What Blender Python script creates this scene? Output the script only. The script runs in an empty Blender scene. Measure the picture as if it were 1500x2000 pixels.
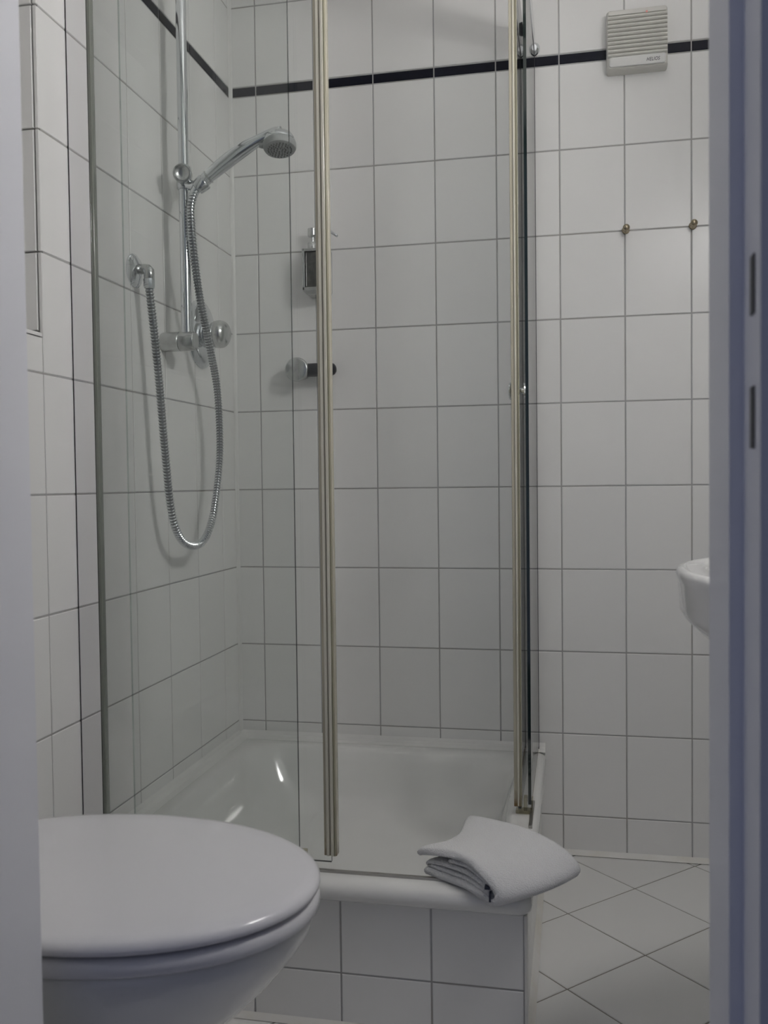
import bpy, bmesh, math, random
from mathutils import Vector, Matrix

# ------------------------------------------------------------------ camera, world, exposure
scn = bpy.context.scene
col = scn.collection
CAM = Vector((0.8511, -2.2396, 0.9077))
YAW, PITCH, ROLL, FPX = 0.20297, -0.03154, -0.01193, 1782.65
fw = Vector((-math.sin(YAW)*math.cos(PITCH), math.cos(YAW)*math.cos(PITCH), math.sin(PITCH)))
rt = Vector((math.cos(YAW), math.sin(YAW), 0)); up = rt.cross(fw)
r2 = math.cos(ROLL)*rt + math.sin(ROLL)*up
u2 = -math.sin(ROLL)*rt + math.cos(ROLL)*up
cd = bpy.data.cameras.new('camera'); cam = bpy.data.objects.new('camera', cd); col.objects.link(cam)
cam.matrix_world = Matrix(((r2.x, u2.x, -fw.x, CAM.x), (r2.y, u2.y, -fw.y, CAM.y), (r2.z, u2.z, -fw.z, CAM.z), (0, 0, 0, 1)))
cd.sensor_fit = 'VERTICAL'; cd.sensor_height = 36.0; cd.lens = FPX/2000*36.0
cd.clip_start = 0.02
cd.dof.use_dof = True; cd.dof.focus_distance = 2.0; cd.dof.aperture_fstop = 8.0
scn.camera = cam

world = bpy.data.worlds.new('dim_blue_room'); scn.world = world; world.use_nodes = True
wb = world.node_tree.nodes['Background']
wb.inputs[0].default_value = (0.60, 0.67, 1.0, 1); wb.inputs[1].default_value = 0.090
LAMP_STRENGTH = 32.0

vs = scn.view_settings
vs.view_transform = 'Standard'; vs.look = 'None'; vs.gamma = 1.0; vs.use_curve_mapping = False
vs.exposure = 1.04
scn.cycles.use_denoising = True
scn.cycles.max_bounces = 14; scn.cycles.transparent_max_bounces = 24
scn.cycles.caustics_refractive = False

# ------------------------------------------------------------------ materials
def material(name, base, rough=0.5, metal=0.0, spec=0.5, coat=0.0, bump=None, vary=None, sheen=0.0):
    m = bpy.data.materials.new(name); m.use_nodes = True
    nt = m.node_tree; b = nt.nodes['Principled BSDF']
    b.inputs['Base Color'].default_value = (*base, 1); b.inputs['Roughness'].default_value = rough
    b.inputs['Metallic'].default_value = metal; b.inputs['Specular IOR Level'].default_value = spec
    b.inputs['Coat Weight'].default_value = coat; b.inputs['Coat Roughness'].default_value = 0.08
    b.inputs['Sheen Weight'].default_value = sheen
    tc = nt.nodes.new('ShaderNodeTexCoord')
    if vary:      # (scale, second colour, amount)
        n = nt.nodes.new('ShaderNodeTexNoise'); n.inputs['Scale'].default_value = vary[0]; n.inputs['Detail'].default_value = 4
        nt.links.new(tc.outputs['Object'], n.inputs['Vector'])
        mx = nt.nodes.new('ShaderNodeMix'); mx.data_type = 'RGBA'
        mx.inputs[6].default_value = (*base, 1); mx.inputs[7].default_value = (*vary[1], 1)
        mr = nt.nodes.new('ShaderNodeMapRange'); mr.inputs[1].default_value = 0.4; mr.inputs[2].default_value = 0.75
        mr.inputs[4].default_value = vary[2]
        nt.links.new(n.outputs['Fac'], mr.inputs[0]); nt.links.new(mr.outputs[0], mx.inputs[0])
        nt.links.new(mx.outputs[2], b.inputs['Base Color'])
    if bump:      # (scale, strength, distance)
        n = nt.nodes.new('ShaderNodeTexNoise'); n.inputs['Scale'].default_value = bump[0]; n.inputs['Detail'].default_value = 3
        nt.links.new(tc.outputs['Object'], n.inputs['Vector'])
        bp = nt.nodes.new('ShaderNodeBump'); bp.inputs['Strength'].default_value = bump[1]; bp.inputs['Distance'].default_value = bump[2]
        nt.links.new(n.outputs['Fac'], bp.inputs['Height']); nt.links.new(bp.outputs[0], b.inputs['Normal'])
    return m

M = {}
def tile_mat(name, base, rough):
    m = material(name, base, rough, spec=0.5, bump=(9.0, 0.06, 0.004))
    nt = m.node_tree; b = nt.nodes['Principled BSDF']
    oi = nt.nodes.new('ShaderNodeObjectInfo')
    mr = nt.nodes.new('ShaderNodeMapRange'); mr.inputs[3].default_value = 0.97; mr.inputs[4].default_value = 1.02
    nt.links.new(oi.outputs['Random'], mr.inputs[0])
    hs = nt.nodes.new('ShaderNodeHueSaturation'); hs.inputs['Color'].default_value = (*base, 1)
    nt.links.new(mr.outputs[0], hs.inputs['Value']); nt.links.new(hs.outputs[0], b.inputs['Base Color'])
    return m
M['tile'] = tile_mat('white_glazed_tile', (0.865, 0.86, 0.845), 0.30)
M['navy'] = tile_mat('navy_glazed_tile', (0.006, 0.007, 0.016), 0.22)
M['navy'].node_tree.nodes['Principled BSDF'].inputs['Specular IOR Level'].default_value = 0.18
M['floor_tile'] = tile_mat('white_floor_tile', (0.80, 0.795, 0.775), 0.42)
M['grout'] = material('grey_grout', (0.45, 0.45, 0.455), 0.9, vary=(7.0, (0.38, 0.355, 0.31), 0.7))
M['floor_grout'] = material('floor_grout', (0.28, 0.265, 0.235), 0.9, vary=(9.0, (0.22, 0.20, 0.16), 0.7))
M['silicone'] = material('white_silicone', (0.78, 0.77, 0.74), 0.45, vary=(14.0, (0.70, 0.66, 0.56), 0.7))
M['silicone_clean'] = material('clean_silicone', (0.80, 0.795, 0.775), 0.4)
M['plaster'] = material('white_plaster', (0.86, 0.86, 0.85), 0.85, bump=(60, 0.1, 0.002))
M['enamel'] = material('white_enamel', (0.80, 0.80, 0.78), 0.10, coat=0.6)
M['ceramic'] = material('white_ceramic', (0.80, 0.80, 0.79), 0.12, coat=0.5)
M['lid'] = material('white_toilet_plastic', (0.78, 0.775, 0.80), 0.14)
M['chrome'] = material('chrome', (0.72, 0.74, 0.76), 0.09, metal=1.0)
M['satin_chrome'] = material('worn_chrome', (0.62, 0.63, 0.63), 0.24, metal=1.0, vary=(60, (0.45, 0.45, 0.43), 0.6))
M['hose_groove_shade'] = material('shaded_hose_groove', (0.25, 0.26, 0.27), 0.4, metal=1.0)  # darker metal puts shade into the gaps between hose ribs
M['aluminium'] = material('polished_aluminium', (0.80, 0.80, 0.81), 0.05, metal=1.0)
M['track'] = material('track_aluminium', (0.45, 0.44, 0.42), 0.35, metal=1.0)
M['brass'] = material('antique_brass', (0.42, 0.36, 0.26), 0.25, metal=1.0)
M['grey_plastic'] = material('grey_spray_plastic', (0.34, 0.35, 0.345), 0.42)
M['dark_plastic'] = material('nozzle_rubber', (0.07, 0.075, 0.075), 0.5)
M['black'] = material('black_rubber', (0.016, 0.017, 0.024), 0.32)
M['frame_paint'] = material('blue_white_door_paint', (0.82, 0.825, 0.865), 0.45, bump=(25, 0.08, 0.002))
M['strike'] = material('dark_strike_recess', (0.06, 0.06, 0.065), 0.5, metal=0.4)
M['strike_steel'] = material('strike_steel', (0.50, 0.50, 0.53), 0.4, metal=0.3)
M['fan'] = material('cream_fan_plastic', (0.70, 0.69, 0.645), 0.42)
M['fan_white'] = material('fan_white_plastic', (0.74, 0.74, 0.72), 0.38)
M['print'] = material('grey_print', (0.10, 0.10, 0.11), 0.6)
M['bottle'] = material('dark_soap_bottle', (0.035, 0.036, 0.034), 0.15, coat=0.5, vary=(90, (0.10, 0.10, 0.085), 0.8))
M['towel'] = material('white_terry', (0.95, 0.95, 0.955), 0.95, bump=(520, 0.75, 0.006), spec=0.1, sheen=0.35)
M['towel_tag'] = material('towel_tag', (0.03, 0.035, 0.06), 0.8)
M['corridor'] = material('corridor_wall', (0.45, 0.46, 0.50), 0.8)
M['corridor_floor'] = material('corridor_carpet', (0.12, 0.12, 0.15), 0.95, bump=(200, 0.5, 0.004))
M['mat_lamp_metal'] = material('lamp_metal', (0.6, 0.6, 0.6), 0.3, metal=1.0)

def seal_material():
    m = material('yellowed_seal', (0.52, 0.49, 0.385), 0.22, coat=0.4)
    nt = m.node_tree; b = nt.nodes['Principled BSDF']
    g = nt.nodes.new('ShaderNodeNewGeometry'); sx = nt.nodes.new('ShaderNodeSeparateXYZ'); nt.links.new(g.outputs['Position'], sx.inputs[0])
    n = nt.nodes.new('ShaderNodeTexNoise'); n.inputs['Scale'].default_value = 45; nt.links.new(g.outputs['Position'], n.inputs['Vector'])
    ad = nt.nodes.new('ShaderNodeMath'); ad.operation = 'MULTIPLY_ADD'; ad.inputs[1].default_value = 0.07
    nt.links.new(n.outputs['Fac'], ad.inputs[0]); nt.links.new(sx.outputs['Z'], ad.inputs[2])
    mr = nt.nodes.new('ShaderNodeMapRange'); mr.inputs[1].default_value = 0.345; mr.inputs[2].default_value = 0.305; nt.links.new(ad.outputs[0], mr.inputs[0])
    mx = nt.nodes.new('ShaderNodeMix'); mx.data_type = 'RGBA'; mx.inputs[6].default_value = (0.52, 0.49, 0.385, 1); mx.inputs[7].default_value = (0.20, 0.12, 0.045, 1)
    nt.links.new(mr.outputs[0], mx.inputs[0]); nt.links.new(mx.outputs[2], b.inputs['Base Color'])
    return m
M['seal'] = seal_material()
M['gasket'] = material('grey_green_gasket', (0.20, 0.215, 0.185), 0.18, coat=0.5)
M['seal_light'] = material('pale_seal', (0.66, 0.64, 0.55), 0.25, coat=0.3)
M['seal_dark'] = material('dark_seal_rib', (0.30, 0.285, 0.20), 0.3)

def glass_material(name, tint, ior=1.5):
    m = bpy.data.materials.new(name); m.use_nodes = True; nt = m.node_tree; nt.nodes.clear()
    out = nt.nodes.new('ShaderNodeOutputMaterial'); mix = nt.nodes.new('ShaderNodeMixShader')
    tr = nt.nodes.new('ShaderNodeBsdfTransparent'); tr.inputs[0].default_value = (*tint, 1)
    gl = nt.nodes.new('ShaderNodeBsdfGlossy'); gl.inputs['Roughness'].default_value = 0.015
    fr = nt.nodes.new('ShaderNodeFresnel'); fr.inputs[0].default_value = ior
    ge = nt.nodes.new('ShaderNodeNewGeometry'); mr = nt.nodes.new('ShaderNodeMapRange')   # a thin sheet: both faces reflect alike
    mr.inputs[3].default_value = ior; mr.inputs[4].default_value = 1/ior
    nt.links.new(ge.outputs['Backfacing'], mr.inputs[0]); nt.links.new(mr.outputs[0], fr.inputs[0])
    nt.links.new(fr.outputs[0], mix.inputs[0]); nt.links.new(tr.outputs[0], mix.inputs[1]); nt.links.new(gl.outputs[0], mix.inputs[2])
    nt.links.new(mix.outputs[0], out.inputs[0])
    return m
M['glass'] = glass_material('shower_glass', (0.962, 0.971, 0.967), 1.42)
M['glass_edge'] = material('green_glass_edge', (0.012, 0.022, 0.019), 0.06, spec=0.9)
M['glass_edge_soft'] = glass_material('polished_glass_edge', (0.62, 0.68, 0.66))
M['clear'] = glass_material('clear_plastic', (0.80, 0.78, 0.70))

def emissive(name, color, strength):
    m = bpy.data.materials.new(name); m.use_nodes = True; nt = m.node_tree; nt.nodes.clear()
    out = nt.nodes.new('ShaderNodeOutputMaterial'); e = nt.nodes.new('ShaderNodeEmission')
    e.inputs[0].default_value = (*color, 1); e.inputs[1].default_value = strength
    nt.links.new(e.outputs[0], out.inputs[0]); return m
M['lamp_glow'] = emissive('lamp_glow', (1.0, 0.98, 0.965), LAMP_STRENGTH)
M['led'] = emissive('red_led', (1.0, 0.45, 0.40), 0.22)

# ------------------------------------------------------------------ helpers
BASE = {}     # object -> world position of its origin
def basis(axis):
    a = Vector(axis).normalized()
    t = Vector((0, 0, 1)) if abs(a.z) < 0.9 else Vector((0, 1, 0))
    x = t.cross(a).normalized(); return x, a.cross(x), a

class MB:
    def __init__(s): s.v = []; s.f = []; s.m = []
    def add(s, vs_, fs, mi=0):
        o = len(s.v); s.v += [Vector(p) for p in vs_]; s.f += [[i+o for i in f] for f in fs]; s.m += [mi]*len(fs)
    def box(s, x0, x1, y0, y1, z0, z1, ch=0.0, mi=0):
        if ch <= 0:
            s.add([(x, y, z) for x in (x0, x1) for y in (y0, y1) for z in (z0, z1)],
                  [(0, 1, 3, 2), (4, 6, 7, 5), (0, 4, 5, 1), (2, 3, 7, 6), (0, 2, 6, 4), (1, 5, 7, 3)], mi); return s
        bm = bmesh.new(); bmesh.ops.create_cube(bm, size=1)
        for v in bm.verts: v.co = Vector(((x0+x1)/2+v.co.x*(x1-x0), (y0+y1)/2+v.co.y*(y1-y0), (z0+z1)/2+v.co.z*(z1-z0)))
        bmesh.ops.bevel(bm, geom=bm.edges[:], offset=ch, segments=3, profile=0.5, affect='EDGES')
        bm.verts.index_update(); s.add([v.co.copy() for v in bm.verts], [[v.index for v in f.verts] for f in bm.faces], mi); bm.free(); return s
    def lathe(s, origin, axis, prof, n=32, mi=0, caps=True):
        """prof: (distance along axis, radius)"""
        x, y, a = basis(axis); o = Vector(origin); vs_ = []; fs = []
        for h, r in prof:
            for k in range(n):
                t = 2*math.pi*k/n; vs_.append(o + a*h + (x*math.cos(t) + y*math.sin(t))*r)
        for i in range(len(prof)-1):
            for k in range(n):
                k2 = (k+1) % n; fs.append((i*n+k, i*n+k2, (i+1)*n+k2, (i+1)*n+k))
        if caps:
            fs.append([k for k in reversed(range(n))]); b = (len(prof)-1)*n; fs.append([b+k for k in range(n)])
        s.add(vs_, fs, mi); return s
    def tube(s, pts, rads, n=16, mi=0):
        pts = [Vector(p) for p in pts]
        if not isinstance(rads, (list, tuple)): rads = [rads]*len(pts)
        tang = []
        for i in range(len(pts)):
            a = pts[max(0, i-1)]; b = pts[min(len(pts)-1, i+1)]; tang.append((b-a).normalized())
        x, y, _ = basis(tang[0]); vs_ = []; fs = []
        for i, p in enumerate(pts):
            x = (x - tang[i]*x.dot(tang[i])).normalized(); y = tang[i].cross(x)
            for k in range(n):
                t = 2*math.pi*k/n; vs_.append(p + (x*math.cos(t) + y*math.sin(t))*rads[i])
        for i in range(len(pts)-1):
            for k in range(n):
                k2 = (k+1) % n; fs.append((i*n+k, i*n+k2, (i+1)*n+k2, (i+1)*n+k))
        fs.append(list(reversed(range(n)))); b = (len(pts)-1)*n; fs.append([b+k for k in range(n)])
        s.add(vs_, fs, mi); return s
    def loft(s, rings, cap0=True, cap1=True, mi=0):
        n = len(rings[0]); vs_ = [p for r in rings for p in r]; fs = []
        for i in range(len(rings)-1):
            for k in range(n):
                k2 = (k+1) % n; fs.append((i*n+k, i*n+k2, (i+1)*n+k2, (i+1)*n+k))
        if cap0: fs.append(list(reversed(range(n))))
        if cap1: b = (len(rings)-1)*n; fs.append([b+k for k in range(n)])
        s.add(vs_, fs, mi); return s
    def build(s, name, mat, parent=None, origin=None, smooth=False, recalc=True):
        if parent is not None: O = BASE[parent]
        elif origin is not None: O = Vector(origin)
        else:
            lo = [min(p[i] for p in s.v) for i in range(3)]; hi = [max(p[i] for p in s.v) for i in range(3)]
            O = Vector(((lo[0]+hi[0])/2, (lo[1]+hi[1])/2, lo[2]))
        me = bpy.data.meshes.new(name); me.from_pydata([tuple(p-O) for p in s.v], [], s.f)
        mats = mat if isinstance(mat, (list, tuple)) else [mat]
        for m in mats: me.materials.append(m)
        for p, i in zip(me.polygons, s.m): p.material_index = i
        if recalc:
            bm = bmesh.new(); bm.from_mesh(me); bmesh.ops.recalc_face_normals(bm, faces=bm.faces); bm.to_mesh(me); bm.free()
        if smooth is True: me.shade_smooth()
        elif smooth: me.shade_smooth(); me.set_sharp_from_angle(angle=math.radians(smooth))
        ob = bpy.data.objects.new(name, me); col.objects.link(ob)
        if parent is not None: ob.parent = parent
        else: ob.location = O
        BASE[ob] = O
        return ob

def tag(o, label, cat, group=None):
    o['label'] = label; o['category'] = cat
    if group: o['group'] = group
    return o
def struct(o, label=None):
    o['kind'] = 'structure'
    if label: o['label'] = label
    return o
def thing(name, loc, label, cat, group=None):
    e = bpy.data.objects.new(name, None); e.empty_display_size = 0.05; e.location = loc; col.objects.link(e); BASE[e] = Vector(loc)
    return tag(e, label, cat, group)

# -------- tiles: shared, chamfered pieces
TCACHE = {}
def tile_mesh(w, h, mat, th=0.006, ch=0.0011):
    k = (round(w, 4), round(h, 4), mat.name)
    if k not in TCACHE:
        a, b = w/2, h/2; c = ch
        v = [(-a, -b, -th), (a, -b, -th), (a, b, -th), (-a, b, -th), (-a, -b, -c), (a, -b, -c), (a, b, -c), (-a, b, -c),
             (-a+c, -b+c, 0), (a-c, -b+c, 0), (a-c, b-c, 0), (-a+c, b-c, 0)]
        f = [(3, 2, 1, 0), (0, 1, 5, 4), (1, 2, 6, 5), (2, 3, 7, 6), (3, 0, 4, 7), (4, 5, 9, 8), (5, 6, 10, 9), (6, 7, 11, 10), (7, 4, 8, 11), (8, 9, 10, 11)]
        me = bpy.data.meshes.new('tile'); me.from_pydata(v, [], f); me.materials.append(mat); TCACHE[k] = me
    return TCACHE[k]
def put_tile(parent, centre, w, h, rot, mat, name='tile'):
    if w < 0.004 or h < 0.004: return
    o = bpy.data.objects.new(name, tile_mesh(w, h, mat)); col.objects.link(o)
    o.parent = parent; o.location = Vector(centre) - BASE[parent]; o.rotation_euler = rot
    return o
H90 = math.pi/2
ROT = {'back': (H90, 0, 0), 'left': (H90, 0, H90), 'right': (H90, 0, -H90), 'up': (0, 0, 0)}
J = 0.0030
ROWS = [0.0, 0.095] + [0.095+0.2*k for k in range(1, 10)] + [1.92, 2.12, 2.32, 2.40]
def row_mat(z0, z1): return M['navy'] if abs(z0-1.895) < 1e-3 and z1 < 1.93 else M['tile']

# ------------------------------------------------------------------ room shell
XR, YF, ZC = 1.35, -1.45, 2.40
R_ = 0.0014      # grout recess
wall_back = struct(MB().box(-0.25, XR+0.15, R_, 0.12, -0.02, ZC).build('wall_back', M['grout'], origin=(0.5, 0, 0)), 'white tiled back wall of the bathroom with a narrow navy band')
XJ = [0.004, 0.070, 0.2215, 0.3747, 0.527, 0.677, 0.827, 0.977, 1.127, 1.277, 1.346]
for i in range(len(XJ)-1):
    for k in range(len(ROWS)-1):
        z0, z1 = ROWS[k], ROWS[k+1]
        put_tile(wall_back, ((XJ[i]+XJ[i+1])/2, 0, (z0+z1)/2), XJ[i+1]-XJ[i]-J, z1-z0-J, ROT['back'], row_mat(z0, z1))

# left wall with the tiled recess
NY0, NY1, NZ0, NZ1, ND = -1.337, -0.872, 1.161, 1.92, 0.13
mb = MB()
mb.box(-0.25, -R_, NY1+0.008, 0.12, -0.02, ZC).box(-0.25, -R_, NY0, NY1+0.008, -0.02, NZ0-0.008).box(-0.25, -R_, NY0, NY1+0.008, NZ1+0.006, ZC)
mb.box(-0.25, -R_, YF-0.16, NY0, -0.02, ZC).box(-0.25, -ND-0.004, NY0, NY1+0.008, NZ0-0.008, NZ1+0.006)
wall_left = struct(mb.build('wall_left', M['grout'], origin=(0, -0.7, 0)), 'white tiled left wall with a recess above the toilet')
YJ = [-0.004, -0.095, -0.250, -0.4075, -0.559, -0.713, -0.872, -1.027, -1.182, -1.337, -1.447]
for i in range(len(YJ)-1):
    for k in range(len(ROWS)-1):
        z0, z1 = ROWS[k], ROWS[k+1]; y0, y1 = YJ[i], YJ[i+1]
        if NY0-1e-3 <= y1 and y0 <= NY1+1e-3:       # over the recess
            if z0 >= NZ0-1e-3 and z1 <= NZ1+1e-3: continue
            if z0 < NZ0 < z1: z1 = NZ0-0.006
        put_tile(wall_left, (0, (y0+y1)/2, (z0+z1)/2), y0-y1-J, z1-z0-J, ROT['left'], row_mat(z0, z1))
for k in range(len(ROWS)-1):                        # far reveal of the recess
    z0, z1 = max(ROWS[k], NZ0+0.004), min(ROWS[k+1], NZ1)
    if z1-z0 > 0.02: put_tile(wall_left, (-ND/2-0.005, NY1, (z0+z1)/2), ND-0.008, z1-z0-J, ROT['back'], M['tile'])
for i in range(3):                                  # sill tiles
    y0, y1 = NY1-i*0.155-0.002, NY1-(i+1)*0.155
    put_tile(wall_left, (-ND/2+0.0015, (y0+y1)/2, NZ0), ND-0.001, y0-y1-J, ROT['up'], M['tile'], 'sill_tile')
for i in range(3):                                  # recess back
    y0, y1 = NY1-0.004-i*0.153, NY1-0.004-(i+1)*0.153
    for z0, z1 in ((1.166, 1.295), (1.295, 1.495), (1.495, 1.695), (1.695, 1.895)):
        put_tile(wall_left, (-ND, (y0+y1)/2, (z0+z1)/2), y0-y1-J, z1-z0-J, ROT['left'], M['tile'])

wall_right = struct(MB().box(XR+R_, XR+0.15, YF-0.16, 0.12, -0.02, ZC).build('wall_right', M['grout'], origin=(XR, -0.7, 0)), 'white tiled wall carrying the washbasin')
for i in range(10):
    y0, y1 = -0.004-0.15*i, max(-0.004-0.15*(i+1), -1.448)
    for k in range(len(ROWS)-1):
        z0, z1 = ROWS[k], ROWS[k+1]
        put_tile(wall_right, (XR, (y0+y1)/2, (z0+z1)/2), y0-y1-J, z1-z0-J, ROT['right'], row_mat(z0, z1))

DL, DR, DT = 0.3400, 0.9625, 2.02    # door opening
wf = MB().box(-0.25, DL-0.032, YF-0.14, YF, -0.02, ZC).box(DR+0.032, XR+0.15, YF-0.14, YF, -0.02, ZC).box(DL-0.032, DR+0.032, YF-0.14, YF, DT+0.032, ZC)
wall_front = struct(wf.build('wall_front', M['plaster'], origin=(0.6, YF, 0)), 'plastered wall around the bathroom door opening')
struct(MB().box(-0.25, XR+0.15, YF-0.14, 0.12, ZC, ZC+0.1).build('ceiling', M['plaster']), 'plain white bathroom ceiling')

# floor: diagonal 200 mm tiles
floor = struct(MB().box(-0.25, XR+0.15, YF-0.14, 0.12, -0.08, -R_).build('floor', M['floor_grout'], origin=(0.6, -0.7, 0)), 'bathroom floor of white tiles laid diagonally')
def clip(poly, rect):
    x0, x1, y0, y1 = rect
    for ax, val, sg in ((0, x0, 1), (0, x1, -1), (1, y0, 1), (1, y1, -1)):
        out = []
        for i in range(len(poly)):
            a, b = poly[i], poly[(i+1) % len(poly)]
            da, db = sg*(a[ax]-val), sg*(b[ax]-val)
            if da >= 0: out.append(a)
            if (da >= 0) != (db >= 0):
                t = da/(da-db); out.append((a[0]+(b[0]-a[0])*t, a[1]+(b[1]-a[1])*t))
        poly = out
        if len(poly) < 3: return []
    return poly
HD = 0.1457
for i in range(-8, 9):
    for j in range(-10, 4):
        if (i+j) % 2 == 0: continue
        cx, cy = 0.9843+i*HD, -0.1667+j*HD
        h = HD-0.0022
        poly = clip([(cx+h, cy), (cx, cy+h), (cx-h, cy), (cx, cy-h)], (0.006, XR-0.006, YF-0.13, -0.006))
        if len(poly) < 3: continue
        xs = [p[0] for p in poly]; ys = [p[1] for p in poly]
        if max(xs) < 0.77 and min(ys) > -0.78: continue          # wholly under the shower tray
        if max(xs)-min(xs) < 0.01 or max(ys)-min(ys) < 0.01: continue
        gx, gy = sum(xs)/len(xs), sum(ys)/len(ys); c = 0.0012
        top = []
        for p in poly:
            d = math.hypot(p[0]-gx, p[1]-gy); s_ = max(0.0, 1-c*1.3/max(d, 1e-6)); top.append((gx+(p[0]-gx)*s_, gy+(p[1]-gy)*s_, 0.0))
        mb = MB(); mb.loft([[(x, y, -0.006) for x, y in poly], [(x, y, -c) for x, y in poly], top])
        mb.build('tile', M['floor_tile'], parent=floor)
# pale silicone along floor / wall and in the wall corner
sb = MB(); sb.loft([[(0.79, 0, 0.012), (0.79, -0.010, 0.0015), (0.79, 0, 0.0)], [(XR, 0, 0.012), (XR, -0.010, 0.0015), (XR, 0, 0.0)]])
sb.build('silicone_joint', M['silicone'], parent=wall_back)
sb = MB(); sb.loft([[(0, 0, z), (0.0085, -0.0004, z), (0.0035, -0.0035, z), (0.0004, -0.0085, z)] for z in (0.25, ZC)])
sb.build('silicone_joint', M['silicone_clean'], parent=wall_back)

# door frame: stepped linings
def jamb(name, s, x, label):
    """s=+1: solid lies on +X side"""
    mb = MB()
    y1, y2 = -1.5436, -1.5918
    mb.box(*sorted((x, x+s*0.032)), y1, YF+0.004, -0.0, DT, 0)
    mb.box(*sorted((x+s*0.0098, x+s*0.032)), y2, y1, 0.0, DT+0.01, 0)
    mb.box(*sorted((x+s*0.0098, x+s*0.085)), y2-0.012, y2, 0.0, DT+0.07, 0.0)
    o = struct(mb.build(name, M['frame_paint'], origin=(x, YF, 0)), label); return o
trim_1 = jamb('trim_1', -1, DL, 'bluish white painted door jamb at the left edge')
trim_2 = jamb('trim_2', 1, DR, 'painted door jamb with strike plate at the right edge')
hd = MB().box(DL, DR, -1.5436, YF+0.004, DT, DT+0.032).box(DL-0.0098, DR+0.0098, -1.5918, -1.5436, DT+0.0098, DT+0.032).box(DL-0.085, DR+0.085, -1.6038, -1.5918, DT+0.0098, DT+0.085)
struct(hd.build('trim_3', M['frame_paint'], origin=(0.65, YF, DT)), 'painted head of the door frame')
for z0, z1 in ((1.019, 1.0588), (0.9286, 0.9703)):
    MB().box(DR+0.0086, DR+0.0099, -1.5860, -1.5735, z0, z1).build('strike_slot', M['strike'], parent=trim_2)
# the dim hallway the photograph is taken from
struct(MB().box(1.10, 1.2, -3.2, YF-0.16, -0.02, 2.5).build('wall_hallway_block', M['corridor'], origin=(1.1, -2.4, 0)), 'unseen hallway wall added to block light beside the bathroom door')  # unseen wall, added to block world light from the right
struct(MB().box(-0.8, 1.2, -3.2, YF-0.14, -0.08, -0.002).build('floor_hallway', M['corridor_floor'], origin=(0.5, -2.4, 0)), 'dark hallway floor outside the bathroom')
struct(MB().box(-0.8, 1.2, -3.2, YF-0.16, 2.5, 2.6).build('ceiling_hallway', M['corridor'], origin=(0.5, -2.4, 2.5)), 'hallway ceiling outside the bathroom')

# tiled plinth under the shower tray
AY, AX = -0.789, 0.775
pl = struct(MB().box(-0.0, AX-R_, AY+R_, AY+0.06, 0, 0.217).box(AX-0.06, AX-R_, AY+0.06, -0.002, 0, 0.217).build('wall_tray_plinth', M['grout'], origin=(0.4, AY, 0)), 'tiled plinth under the shower tray')
AJ = [0.006, 0.168, 0.318, 0.4700, 0.6225, 0.7735]
for i in range(len(AJ)-1):
    for z0, z1 in ((0.006, 0.0915), (0.0915, 0.219)):
        put_tile(pl, ((AJ[i]+AJ[i+1])/2, AY, (z0+z1)/2), AJ[i+1]-AJ[i]-J, z1-z0-J, ROT['back'], M['tile'])
# side tiles face +X
for i in range(6):
    y0, y1 = AY+0.004+0.15*i, min(AY+0.004+0.15*(i+1), -0.005)
    if y1-y0 < 0.01: continue
    for z0, z1 in ((0.006, 0.0915), (0.0915, 0.219)):
        put_tile(pl, (AX, (y0+y1)/2, (z0+z1)/2), y1-y0-J, z1-z0-J, ROT['left'], M['tile'])
mb = MB(); mb.box(AX-0.002, AX+0.0035, AY-0.0025, AY+0.012, 0.0, 0.215, 0.0015); mb.build('corner_trim', M['silicone'], parent=pl)
mb = MB(); mb.loft([[(AX, y, 0.014), (AX+0.012, y, 0.001), (AX, y, 0)] for y in (AY, -0.003)]); mb.build('silicone_joint', M['silicone'], parent=pl)
mb = MB(); mb.loft([[(x, AY, 0.010), (x, AY-0.009, 0.001), (x, AY, 0)] for x in (0.0, AX)]); mb.build('silicone_joint', M['silicone'], parent=pl)

# ------------------------------------------------------------------ shower tray
TX0, TX1, TY0, TY1 = 0.0015, 0.787, -0.812, -0.0015
def rrect(x0, x1, y0, y1, r, z, n=10):
    pts = []
    for (cx, cy, a0) in ((x1-r, y1-r, 0), (x0+r, y1-r, 90), (x0+r, y0+r, 180), (x1-r, y0+r, 270)):
        for k in range(n+1):
            a = math.radians(a0+90*k/n); pts.append((cx+r*math.cos(a), cy+r*math.sin(a), z))
    return pts
def tray_ring(ins, z, r, wall=0.0):
    # wall: extra inset on the two wall sides
    return rrect(TX0+ins+wall, TX1-ins, TY0+ins, TY1-ins-wall, r, z)
rings = [tray_ring(0.030, 0.2185, 0.012), tray_ring(0.018, 0.2185, 0.014), tray_ring(0.008, 0.2205, 0.016), tray_ring(0.002, 0.2265, 0.02), tray_ring(0.0, 0.2345, 0.02), tray_ring(0.002, 0.243, 0.02), tray_ring(0.007, 0.2495, 0.02), tray_ring(0.015, 0.2535, 0.02), tray_ring(0.024, 0.255, 0.022),
         tray_ring(0.050, 0.2545, 0.05), tray_ring(0.058, 0.251, 0.075), tray_ring(0.065, 0.243, 0.095), tray_ring(0.074, 0.222, 0.11), tray_ring(0.087, 0.18, 0.12), tray_ring(0.102, 0.15, 0.13), tray_ring(0.125, 0.130, 0.13), tray_ring(0.165, 0.120, 0.12), tray_ring(0.25, 0.116, 0.10), tray_ring(0.33, 0.114, 0.05)]
tray = thing('shower_tray', (0.4, -0.4, 0.2185), 'white enamelled square shower tray set on the tiled plinth', 'shower tray')
MB().loft(rings, cap0=False, cap1=True).build('basin', M['enamel'], parent=tray, smooth=True)
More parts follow.
